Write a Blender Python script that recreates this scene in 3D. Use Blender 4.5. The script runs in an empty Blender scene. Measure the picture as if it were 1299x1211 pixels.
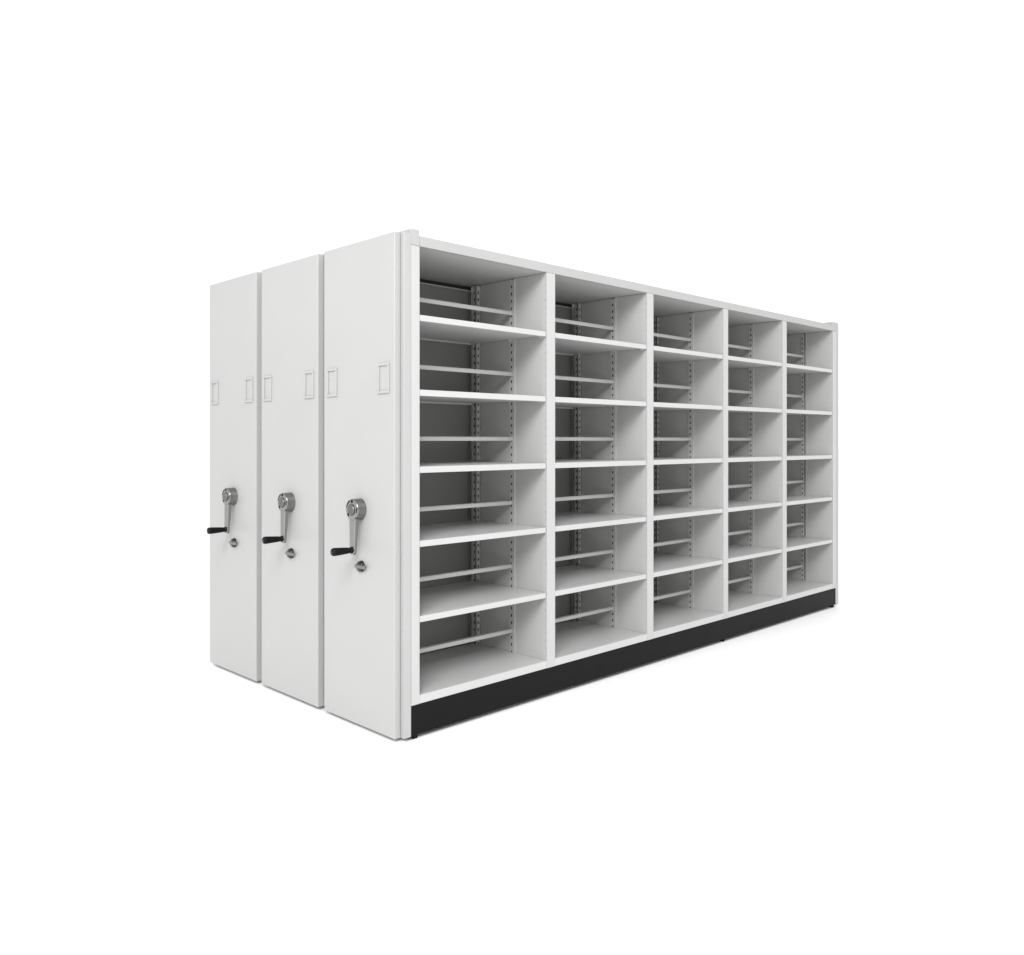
import bpy, bmesh, math, random
from mathutils import Vector, Matrix

random.seed(4)
S = bpy.context.scene
COL = S.collection
PI = math.pi

# ------------------------------------------------------------------ materials
def new_mat(name):
    m = bpy.data.materials.new(name)
    m.use_nodes = True
    return m, m.node_tree.nodes, m.node_tree.links, m.node_tree.nodes["Principled BSDF"]

def coated_steel(name, col, rough, spec=0.4, bump=0.03, var=0.02, coat=0.0):
    """powder coated sheet steel: tiny orange peel and a little unevenness of colour and gloss"""
    m, n, l, b = new_mat(name)
    tc = n.new("ShaderNodeTexCoord")
    big = n.new("ShaderNodeTexNoise"); big.inputs["Scale"].default_value = 1.7; big.inputs["Detail"].default_value = 4
    l.new(tc.outputs["Object"], big.inputs["Vector"])
    mr = n.new("ShaderNodeMapRange")
    mr.inputs["From Min"].default_value = 0.3; mr.inputs["From Max"].default_value = 0.7
    mr.inputs["To Min"].default_value = 1 - var; mr.inputs["To Max"].default_value = 1 + var
    l.new(big.outputs["Fac"], mr.inputs["Value"])
    mx = n.new("ShaderNodeVectorMath"); mx.operation = 'SCALE'
    mx.inputs[0].default_value = col
    l.new(mr.outputs["Result"], mx.inputs["Scale"])
    l.new(mx.outputs["Vector"], b.inputs["Base Color"])
    rr = n.new("ShaderNodeMapRange")
    rr.inputs["To Min"].default_value = rough - 0.07; rr.inputs["To Max"].default_value = rough + 0.07
    l.new(big.outputs["Fac"], rr.inputs["Value"])
    l.new(rr.outputs["Result"], b.inputs["Roughness"])
    fine = n.new("ShaderNodeTexNoise"); fine.inputs["Scale"].default_value = 420; fine.inputs["Detail"].default_value = 2
    l.new(tc.outputs["Object"], fine.inputs["Vector"])
    wav = n.new("ShaderNodeTexNoise"); wav.inputs["Scale"].default_value = 6; wav.inputs["Detail"].default_value = 1
    l.new(tc.outputs["Object"], wav.inputs["Vector"])
    b1 = n.new("ShaderNodeBump"); b1.inputs["Strength"].default_value = bump; b1.inputs["Distance"].default_value = 0.004
    b2 = n.new("ShaderNodeBump"); b2.inputs["Strength"].default_value = 0.06; b2.inputs["Distance"].default_value = 0.02
    l.new(fine.outputs["Fac"], b1.inputs["Height"])
    l.new(wav.outputs["Fac"], b2.inputs["Height"])
    l.new(b2.outputs["Normal"], b1.inputs["Normal"])
    l.new(b1.outputs["Normal"], b.inputs["Normal"])
    b.inputs["Specular IOR Level"].default_value = spec
    if coat:
        b.inputs["Coat Weight"].default_value = coat
        b.inputs["Coat Roughness"].default_value = 0.25
    return m

def metal(name, col, rough, streak=True):
    m, n, l, b = new_mat(name)
    b.inputs["Base Color"].default_value = (*col, 1)
    b.inputs["Metallic"].default_value = 1
    b.inputs["Roughness"].default_value = rough
    tc = n.new("ShaderNodeTexCoord")
    no = n.new("ShaderNodeTexNoise"); no.inputs["Scale"].default_value = 60; no.inputs["Detail"].default_value = 3
    mp = n.new("ShaderNodeMapping"); mp.inputs["Scale"].default_value = (0.2, 1, 1)
    l.new(tc.outputs["Object"], mp.inputs["Vector"]); l.new(mp.outputs["Vector"], no.inputs["Vector"])
    rr = n.new("ShaderNodeMapRange")
    rr.inputs["To Min"].default_value = rough - 0.08; rr.inputs["To Max"].default_value = rough + 0.1
    l.new(no.outputs["Fac"], rr.inputs["Value"]); l.new(rr.outputs["Result"], b.inputs["Roughness"])
    return m

STEEL = coated_steel("light_grey_powder_coat", (0.382, 0.382, 0.379), 0.42)
TRIM = coated_steel("paler_grey_coat_and_lit_edges", (0.45, 0.45, 0.447), 0.38)  # post coat; on inner lips and flanges it paints the light they catch
SHELF_COAT = coated_steel("pale_grey_shelf_coat", (0.485, 0.485, 0.482), 0.36)
INNER = coated_steel("grey_powder_coat_inside", (0.435, 0.435, 0.428), 0.5)
BACK = coated_steel("grey_back_sheet_shaded", (0.205, 0.205, 0.197), 0.55)  # colour darkened to carry the shade at the back of the bays
BLACK = coated_steel("black_plinth_coat", (0.007, 0.007, 0.0068), 0.5, spec=0.10, bump=0.06, var=0.08)
HOLLOW_SHADE = coated_steel("shade_in_hollows", (0.035, 0.035, 0.035), 0.8, spec=0.1)  # shade put into the colour, for punched holes and the gap behind
CHROME = metal("satin_steel", (0.22, 0.22, 0.215), 0.22)
CHROME_FACE = metal("worn_cast_face", (0.30, 0.30, 0.295), 0.36)
BOSS = metal("ground_steel", (0.17, 0.17, 0.165), 0.35)
DARKMETAL = metal("dark_plated_steel", (0.06, 0.06, 0.058), 0.2)
RUBBER = coated_steel("black_grip_plastic_and_slot_shade", (0.004, 0.004, 0.004), 0.4, spec=0.15, bump=0.02)  # grip plastic; also the painted shade in the crank face slots

# ------------------------------------------------------------------ mesh helpers
def box(bm, x0, x1, y0, y1, z0, z1, bev=0.0, mi=0, seg=2):
    vs = [bm.verts.new((x, y, z)) for x in (x0, x1) for y in (y0, y1) for z in (z0, z1)]
    F = [(0, 1, 3, 2), (4, 6, 7, 5), (0, 4, 5, 1), (2, 3, 7, 6), (0, 2, 6, 4), (1, 5, 7, 3)]
    fs = [bm.faces.new([vs[i] for i in f]) for f in F]
    for f in fs: f.material_index = mi
    if bev:
        es = list({e for f in fs for e in f.edges})
        r = bmesh.ops.bevel(bm, geom=es, offset=bev, segments=seg, profile=0.5, affect='EDGES')
        for f in r["faces"]: f.material_index = mi; f.smooth = True

def ring_profile(bm, prof, centre, axis='X', n=40, mi=0, smooth=True):
    """lathe round the X axis: prof = [(x offset, radius)]"""
    rows = []
    for (a, r) in prof:
        if r < 1e-6:
            rows.append([bm.verts.new((centre[0] + a, centre[1], centre[2]))])
        else:
            rows.append([bm.verts.new((centre[0] + a, centre[1] + r * math.cos(2 * PI * k / n), centre[2] + r * math.sin(2 * PI * k / n))) for k in range(n)])
    for A, B in zip(rows, rows[1:]):
        for k in range(n):
            k2 = (k + 1) % n
            if len(A) == 1 and len(B) == 1: continue
            if len(A) == 1: f = bm.faces.new((A[0], B[k], B[k2]))
            elif len(B) == 1: f = bm.faces.new((A[k2], A[k], B[0]))
            else: f = bm.faces.new((A[k2], A[k], B[k], B[k2]))
            f.material_index = mi; f.smooth = smooth

def holed_strip(bm, P, U, V, N, w, h, hw, hh, pitch, z_off, deep, mi_hole, mi_face=0):
    """flat strip from corner P, width w along U, length h along V, with real rectangular pockets sunk along -N"""
    P, U, V, N = Vector(P), Vector(U), Vector(V), Vector(N)
    ys = [0.0]; holes = []
    z = z_off
    while z + hh < h - 0.005:
        holes.append((z, z + hh)); z += pitch
    u0, u1 = (w - hw) / 2, (w + hw) / 2
    def q(a, b, c, d, mi=mi_face):
        f = bm.faces.new([bm.verts.new(p) for p in (a, b, c, d)]); f.material_index = mi
    def pt(u, v, n=0.0): return P + U * u + V * v - N * n
    q(pt(0, 0), pt(u0, 0), pt(u0, h), pt(0, h))
    q(pt(u1, 0), pt(w, 0), pt(w, h), pt(u1, h))
    last = 0.0
    for (a, b) in holes:
        q(pt(u0, last), pt(u1, last), pt(u1, a), pt(u0, a))
        q(pt(u0, a), pt(u1, a), pt(u1, a, deep), pt(u0, a, deep), mi_hole)
        q(pt(u0, b), pt(u1, b), pt(u1, b, deep), pt(u0, b, deep), mi_hole)
        q(pt(u0, a), pt(u0, b), pt(u0, b, deep), pt(u0, a, deep), mi_hole)
        q(pt(u1, a), pt(u1, b), pt(u1, b, deep), pt(u1, a, deep), mi_hole)
        q(pt(u0, a, deep), pt(u1, a, deep), pt(u1, b, deep), pt(u0, b, deep), mi_hole)
        last = b
    q(pt(u0, last), pt(u1, last), pt(u1, h), pt(u0, h))
    for u in (0, w): q(pt(u, 0), pt(u, h), pt(u, h, deep + 0.002), pt(u, 0, deep + 0.002))
    for v in (0, h): q(pt(0, v), pt(w, v), pt(w, v, deep + 0.002), pt(0, v, deep + 0.002))
    bmesh.ops.remove_doubles(bm, verts=bm.verts[:], dist=1e-5)

def obj(name, bm, mats, parent=None):
    me = bpy.data.meshes.new(name)
    bm.normal_update()
    bm.to_mesh(me); bm.free()
    for m in (mats if isinstance(mats, (list, tuple)) else [mats]): me.materials.append(m)
    o = bpy.data.objects.new(name, me)
    COL.objects.link(o)
    if parent: o.parent = parent
    return o

def part(name, mats, parent, *boxes, bev=0.0015):
    bm = bmesh.new()
    for b in boxes: box(bm, *b, bev=bev)
    return obj(name, bm, mats, parent)

# ------------------------------------------------------------------ measures of the unit (metres)
XD, XA = -0.0393, -0.0741                    # side panel face, crank panel face
POST = [(0.0012, 0.0488), (0.8987, 0.9631), (1.7813, 1.8443), (2.6362, 2.6956), (3.4539, 3.5156), (4.2885, 4.3449)]
XEND = 4.392
H, HA = 2.300, 2.2787
ZT, ZB, ZBOT, ZPL = 2.2739, 2.2269, 0.1792, 0.139
SHELF = [(1.9148, 1.8876), (1.5733, 1.5450), (1.2212, 1.1922), (0.8820, 0.8540), (0.5376, 0.5098)]
BAR = [2.036, 1.7036, 1.349, 0.9995, 0.6527, 0.2988]
Y_MID, Y_REAR, Y_BACK, DEPTH = 0.2450, 0.515, 0.604, 0.612
FLOOR = -0.019

def make_unit():
    t = bpy.data.objects.new("mobile_shelving_unit", None); COL.objects.link(t)
    # crank panel: a shallow steel box on the end of the carriage
    bm = bmesh.new(); box(bm, XA, XD - 0.001, 0.0255, 0.6050, 0.0, HA, bev=0.004, seg=3)
    ep = obj("end_panel", bm, STEEL, t)
    for yc in (0.105, 0.531):
        bm = bmesh.new()
        y0, y1, z0, z1 = yc - 0.044, yc + 0.044, 1.555, 1.693
        x0, x1 = XA - 0.007, XA + 0.0006
        e = 0.012
        box(bm, x0, x1, y0, y0 + e, z0 + e, z1 - e, bev=0.0016)
        box(bm, x0, x1, y1 - e, y1, z0 + e, z1 - e, bev=0.0016)
        box(bm, x0, x1, y0, y1, z0, z0 + e, bev=0.0016)
        box(bm, x0, x1, y0, y1, z1 - e, z1, bev=0.0016)
        obj("label_holder", bm, STEEL, ep)
    # crank: hub, arm, grip
    cy, cz = 0.2925, 1.0175
    bm = bmesh.new()
    R = 0.050
    ring_profile(bm, [(0.0005, R + 0.001), (-0.004, R + 0.001), (-0.006, R), (-0.043, R), (-0.0465, R - 0.0010), (-0.0485, R - 0.0040)], (XA, cy, cz), n=64)
    ring_profile(bm, [(-0.0485, R - 0.0040), (-0.0487, R - 0.0065), (-0.0487, 0.0285), (-0.0455, 0.0270), (-0.0455, 0.0250), (-0.0545, 0.0245), (-0.0555, 0.0235)], (XA, cy, cz), n=64, mi=1, smooth=False)
    ring_profile(bm, [(-0.0555, 0.0235), (-0.0555, 0.0)], (XA, cy, cz), n=64, mi=2, smooth=False)
    hub = obj("crank", bm, [CHROME, CHROME_FACE, BOSS], t)
    # thin black plates on the crank face, painting the shade in its slots
    for a0, a1, r0, r1 in ((0.20, 1.20, 0.0385, 0.0458), (1.40, 1.85, 0.0325, 0.0450), (2.85, 3.45, 0.0380, 0.0450), (5.35, 5.75, 0.0310, 0.0430)):
        bm = bmesh.new(); k = 10
        vs = [[bm.verts.new((XA - 0.0490, cy + rr * math.cos(a0 + (a1 - a0) * i / k), cz + rr * math.sin(a0 + (a1 - a0) * i / k))) for i in range(k + 1)] for rr in (r0, r1)]
        for i in range(k): bm.faces.new((vs[0][i], vs[0][i + 1], vs[1][i + 1], vs[1][i]))
        bmesh.ops.solidify(bm, geom=bm.faces[:], thickness=0.0008)
        obj("slot_shade", bm, RUBBER, hub)
    # arm, tapering downwards
    bm = bmesh.new()
    zs = [cz - 0.035, cz - 0.12, 0.832, 0.815, 0.808]
    hy = [0.0245, 0.0215, 0.0185, 0.0165, 0.010]
    xf = [-0.0455, -0.0490, -0.0520, -0.0520, -0.0510]
    xb = [-0.0230, -0.0290, -0.0340, -0.0340, -0.0350]
    yy = [cy, cy - 0.003, cy - 0.005, cy - 0.005, cy - 0.005]
    rows = []
    for z, w, a, b, c in zip(zs, hy, xf, xb, yy):
        rows.append([bm.verts.new(p) for p in ((XA + a, c - w, z), (XA + a, c + w, z), (XA + b, c + w, z), (XA + b, c - w, z))])
    bm.faces.new(rows[0]); bm.faces.new(rows[-1][::-1])
    for A, B in zip(rows, rows[1:]):
        for k in range(4): bm.faces.new((A[k], A[(k + 1) % 4], B[(k + 1) % 4], B[k]))
    bmesh.ops.recalc_face_normals(bm, faces=bm.faces[:])
    bmesh.ops.bevel(bm, geom=[e for e in bm.edges if abs((e.verts[0].co - e.verts[1].co).z) > 0.001 and len(e.link_faces) == 2], offset=0.004, segments=3, profile=0.5, affect='EDGES')
    for f in bm.faces: f.smooth = False
    obj("arm", bm, CHROME_FACE, hub)
    bm = bmesh.new()
    gy, gz = cy - 0.0075, 0.830
    ring_profile(bm, [(-0.046, 0.0155), (-0.058, 0.0155), (-0.060, 0.0135), (-0.064, 0.0125), (-0.067, 0.0135), (-0.080, 0.0150), (-0.112, 0.0172),
                      (-0.142, 0.0190), (-0.153, 0.0186), (-0.158, 0.0160), (-0.160, 0.0105), (-0.1595, 0.0)], (XA, gy, gz), n=32)
    ring_profile(bm, [(-0.1606, 0.0), (-0.1606, 0.006), (-0.1585, 0.0068)][::-1], (XA, gy, gz), n=20, mi=1)
    obj("grip", bm, [RUBBER, DARKMETAL], hub)
    # lock knob with cross bar
    ky, kz = 0.281, 0.750
    bm = bmesh.new()
    ring_profile(bm, [(0.0005, 0.0270), (-0.003, 0.0268), (-0.005, 0.0255), (-0.0135, 0.0245), (-0.0165, 0.0220), (-0.017, 0.0)], (XA, ky, kz), n=36)
    kn = obj("lock_knob", bm, DARKMETAL, t)
    bm = bmesh.new()
    box(bm, XA - 0.022, XA - 0.010, ky - 0.052, ky + 0.030, kz - 0.0085, kz + 0.0085, bev=0.004, seg=3)
    obj("turn_bar", bm, CHROME, kn)

    # side panels: near one is a thin skin to the floor plus the taller end plate over the posts
    part("side_panel", STEEL, t, (XD, 0.0, 0.0, 0.600, 0.0, HA), bev=0.002)
    bm = bmesh.new()
    box(bm, 0.0005, 0.0485, 0.0012, 0.600, ZB + 0.001, H, bev=0.0015)
    box(bm, 0.0005, 0.020, 0.030, 0.600, ZPL, ZB, bev=0.0015)
    obj("end_plate", bm, STEEL, t)
    bm = bmesh.new()
    box(bm, POST[5][1] + 0.0008, XEND, 0.0, 0.600, 0.0, H, bev=0.002)
    box(bm, POST[5][0], POST[5][1], 0.0012, 0.600, ZB + 0.001, H, bev=0.0015)
    obj("side_panel", bm, STEEL, t)

    # uprights at the front
    for k, (a, b) in enumerate(POST):
        bm = bmesh.new()
        z0, z1 = ZPL + 0.0005, ZB - 0.0005
        if k == 0:
            box(bm, a, b, 0.0, 0.030, z0, z1, bev=0.0015)
        else:
            box(bm, a, b, 0.0, 0.0038, z0, z1, bev=0.0012)
            box(bm, a + 0.0062, b, 0.0040, 0.030, z0, z1)
            box(bm, a, a + 0.0060, 0.0166, 0.030, z0, z1)
            holed_strip(bm, (a, 0.0165, z0), (0, -1, 0), (0, 0, 1), (-1, 0, 0), 0.0125, z1 - z0, 0.0042, 0.0080, 0.0400, 0.02, 0.0040, 0)
        obj("front_post", bm, TRIM, t)
    hole = dict(hw=0.0085, hh=0.0150, pitch=0.0400)
    for k in range(1, 6):
        a, b = POST[k]
        end = (k == 5)
        # partition sheet between two bays, front half with a row of small holes and rear half
        bm = bmesh.new()
        y1 = 0.222 if end else 0.236
        box(bm, a + 0.0008, b - 0.0008, 0.0308, y1, ZPL + 0.002, ZB - 0.001, bev=0.0012)
        obj("front_partition", bm, INNER, t)
        part("rear_partition", INNER, t, (a + 0.0008, b - 0.0008, (0.2695 if end else 0.2775), Y_REAR + 0.006, ZPL + 0.002, ZB - 0.001), bev=0.0012)
        # mid upright, punched for the stop bars
        bm = bmesh.new()
        m0, m1 = ((0.242, 0.268) if end else (Y_MID - 0.006, 0.276))
        box(bm, a - 0.0005, b + (-0.001 if end else 0.004), m0, m1, ZPL + 0.004, ZB - 0.002, bev=0.0012)
        holed_strip(bm, (a - 0.008, m1, ZPL + 0.006), (0, -1, 0), (0, 0, 1), (-1, 0, 0), m1 - m0, ZB - ZPL - 0.012, z_off=0.03, deep=0.006, mi_hole=1, **hole)
        if end:   # folded rear edge of the front sheet, standing a little into the bay
            box(bm, a - 0.009, b - 0.01, 0.2226, 0.2300, ZPL + 0.004, ZB - 0.002, bev=0.001, mi=2)
        if not end: box(bm, a - 0.0095, a + 0.003, m0 - 0.0036, m0 - 0.0004, ZPL + 0.004, ZB - 0.002, mi=2)
        obj("mid_post", bm, [INNER, HOLLOW_SHADE, TRIM], t)  # paler slot paints light on lip and fold, dark slot shade in holes
        # rear upright: flange facing the front and a return, both punched
        bm = bmesh.new()
        x0 = a - 0.028
        yr = Y_REAR + 0.007
        box(bm, x0 + 0.009, b - 0.004, yr + 0.008, yr + 0.033, ZPL + 0.004, ZB - 0.002, bev=0.0012)
        holed_strip(bm, (x0, yr, ZPL + 0.006), (1, 0, 0), (0, 0, 1), (0, -1, 0), 0.0275, ZB - ZPL - 0.012, z_off=0.03, deep=0.006, mi_hole=1, mi_face=2, **hole)
        holed_strip(bm, (x0, yr + 0.034, ZPL + 0.006), (0, -1, 0), (0, 0, 1), (-1, 0, 0), 0.0335, ZB - ZPL - 0.012, z_off=0.03, deep=0.006, mi_hole=1, **hole)
        obj("rear_post", bm, [INNER, HOLLOW_SHADE, TRIM], t)  # paler slot paints light on the flange, dark slot shade in holes

    for k in range(5):
        l, r = POST[k][1], POST[k + 1][0]
        xl = l - 0.002 if k else l
        # top board with its front beam
        bm = bmesh.new()
        box(bm, l + 0.0006, r - 0.0006, 0.0, 0.030, ZB, ZT, bev=0.0012)
        obj("top_beam", bm, STEEL, t)
        part("top_board", INNER, t, (l - 0.02 if k else l + 0.001, r + 0.02, 0.0305, 0.613, ZB + 0.0005, ZB + 0.030), bev=0.0)
        if k < 4:
            part("beam_joint", STEEL, t, (POST[k + 1][0], POST[k + 1][1], 0.0003, 0.030, ZB + 0.0004, ZT - 0.0003), bev=0.0008)
        # bottom board
        bm = bmesh.new()
        box(bm, l + 0.0008, r - 0.0008, 0.001, 0.568, ZPL + 0.0008, ZBOT, bev=0.0015)
        obj("bottom_shelf", bm, SHELF_COAT, t)
        # shelves: a tray with folded edges, open underneath at the rear lip, resting on clips
        for (zt, zb) in SHELF:
            bm = bmesh.new()
            ls, rs = l + 0.003, r - 0.005
            box(bm, ls, rs, 0.003, 0.020, zb, zt, bev=0.0016)
            box(bm, ls, rs, 0.0205, 0.553, zt - 0.022, zt - 0.0002, bev=0.001)
            box(bm, ls, r - 0.038, 0.5535, 0.566, zb - 0.002, zt, bev=0.001)
            sh = obj("shelf", bm, SHELF_COAT, t)
            for yc in (0.030, 0.262):
                part("shelf_clip", INNER, sh, (r - 0.020, r + 0.003, yc, yc + 0.014, zt - 0.034, zt - 0.0225), bev=0.001)
        # stop bars across the middle
        for z in BAR:
            bm = bmesh.new()
            yb = 0.252
            box(bm, l + 0.002, r - 0.006, yb, yb + 0.004, z - 0.0105, z + 0.0085, bev=0.001)
            box(bm, l + 0.002, r - 0.006, yb, yb + 0.022, z + 0.0088, z + 0.0112, bev=0.0008)
            box(bm, l + 0.002, r - 0.006, yb + 0.003, yb + 0.010, z - 0.0105, z - 0.0085, bev=0.0006)
            obj("stop_bar", bm, TRIM, t)
        # back panel: tray with a rim
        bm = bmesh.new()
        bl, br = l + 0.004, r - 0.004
        part("gap_shade_strip", HOLLOW_SHADE, t, (l + 0.001, r + 0.012, Y_BACK + 0.006, Y_BACK + 0.0095, ZB - 0.060, ZB), bev=0)  # dark strip added as the shade in the gap under the top board
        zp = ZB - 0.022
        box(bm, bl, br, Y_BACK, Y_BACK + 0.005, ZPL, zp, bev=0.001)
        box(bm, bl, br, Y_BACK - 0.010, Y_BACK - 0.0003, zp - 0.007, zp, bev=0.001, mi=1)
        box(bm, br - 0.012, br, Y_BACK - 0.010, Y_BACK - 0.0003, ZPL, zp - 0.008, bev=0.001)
        obj("back_panel", bm, [BACK, INNER], t)  # sheet takes the shade-darkened colour, top rim the inside coat
    # plinth and feet
    part("plinth", BLACK, t, (0.0006, POST[5][1], 0.004, 0.030, 0.002, ZPL - 0.0005), bev=0.002)
    part("plinth", BLACK, t, (0.0006, POST[5][1], 0.562, 0.590, 0.002, ZPL - 0.0005), bev=0.002)
    for x in (0.020, 2.66, 4.312):
        for y in (0.012, 0.55):
            bm = bmesh.new(); box(bm, x, x + (0.010 if x == 2.66 else 0.026), y, y + 0.03, FLOOR + 0.0005, 0.004, bev=0.002)
            obj("foot", bm, BLACK, t)
    return t

unit = make_unit()
unit["label"] = "nearest light grey shelving unit with five bays of empty open shelves above a black plinth"
unit["category"] = "shelving unit"
unit["group"] = "mobile shelving units standing in a row"

def copy_tree(o, parent=None):
    c = o.copy(); COL.objects.link(c)
    if parent: c.parent = parent
    for ch in list(o.children):
        if ch.name.split(".")[0] in ("stop_bar", "shelf_clip", "mid_post", "rear_post"): continue   # wholly hidden in the units behind
        copy_tree(ch, c)
    return c
for dy, lab in ((0.638, "middle shelving unit of the three, only its crank end panel showing between the others"),
                (1.2747, "rearmost shelving unit, its narrow crank end panel farthest left from the open shelves")):
    c = copy_tree(unit)
    c.location = (0, dy, 0)
    c["label"] = lab

# ------------------------------------------------------------------ floor
m, n, l, b = new_mat("white_studio_floor")
b.inputs["Base Color"].default_value = (0.95, 0.95, 0.95, 1); b.inputs["Roughness"].default_value = 0.7
no = n.new("ShaderNodeTexNoise"); no.inputs["Scale"].default_value = 3.0
bp = n.new("ShaderNodeBump"); bp.inputs["Strength"].default_value = 0.02
l.new(no.outputs["Fac"], bp.inputs["Height"]); l.new(bp.outputs["Normal"], b.inputs["Normal"])
b.inputs["Specular IOR Level"].default_value = 0.15
bm = bmesh.new()
vs = [bm.verts.new(p) for p in ((-150, -150, FLOOR), (150, -150, FLOOR), (150, 150, FLOOR), (-150, 150, FLOOR))]
bm.faces.new(vs)
fl = obj("floor", bm, m); fl["kind"] = "structure"; fl["label"] = "seamless white studio floor"; 

# ------------------------------------------------------------------ light
w = bpy.data.worlds.new("World"); S.world = w; w.use_nodes = True
bg = w.node_tree.nodes["Background"]
bg.inputs["Color"].default_value = (1, 1, 1, 1); bg.inputs["Strength"].default_value = 1.16

def area(name, loc, target, size, power):
    L = bpy.data.lights.new(name, 'AREA'); L.shape = 'SQUARE'; L.size = size; L.energy = power
    o = bpy.data.objects.new(name, L); COL.objects.link(o)
    o.location = loc
    o.rotation_euler = (Vector(target) - Vector(loc)).to_track_quat('-Z', 'Y').to_euler()
    return o
area("softbox", (-7.2, -6.2, 7.6), (1.0, 0.3, 1.0), 4.6, 1260)

# ------------------------------------------------------------------ camera
cam = bpy.data.cameras.new("camera"); co = bpy.data.objects.new("camera", cam); COL.objects.link(co)
co.location = (-2.35060087, -3.03130052, 1.34233031)
co.rotation_euler = (PI / 2, 0, -math.radians(44.61213980))
cam.sensor_fit = 'HORIZONTAL'; cam.sensor_width = 36
cam.lens = 1068.96271448 / 1299 * 36
cam.shift_y = (558.05651856 - 605.5) / 1299
cam.clip_end = 600
S.camera = co
S.view_settings.view_transform = 'Standard'
S.view_settings.look = 'None'
S.view_settings.exposure = 0; S.view_settings.gamma = 1
S.view_settings.use_curve_mapping = False
S.cycles.use_denoising = True
S.cycles.max_bounces = 12; S.cycles.diffuse_bounces = 6
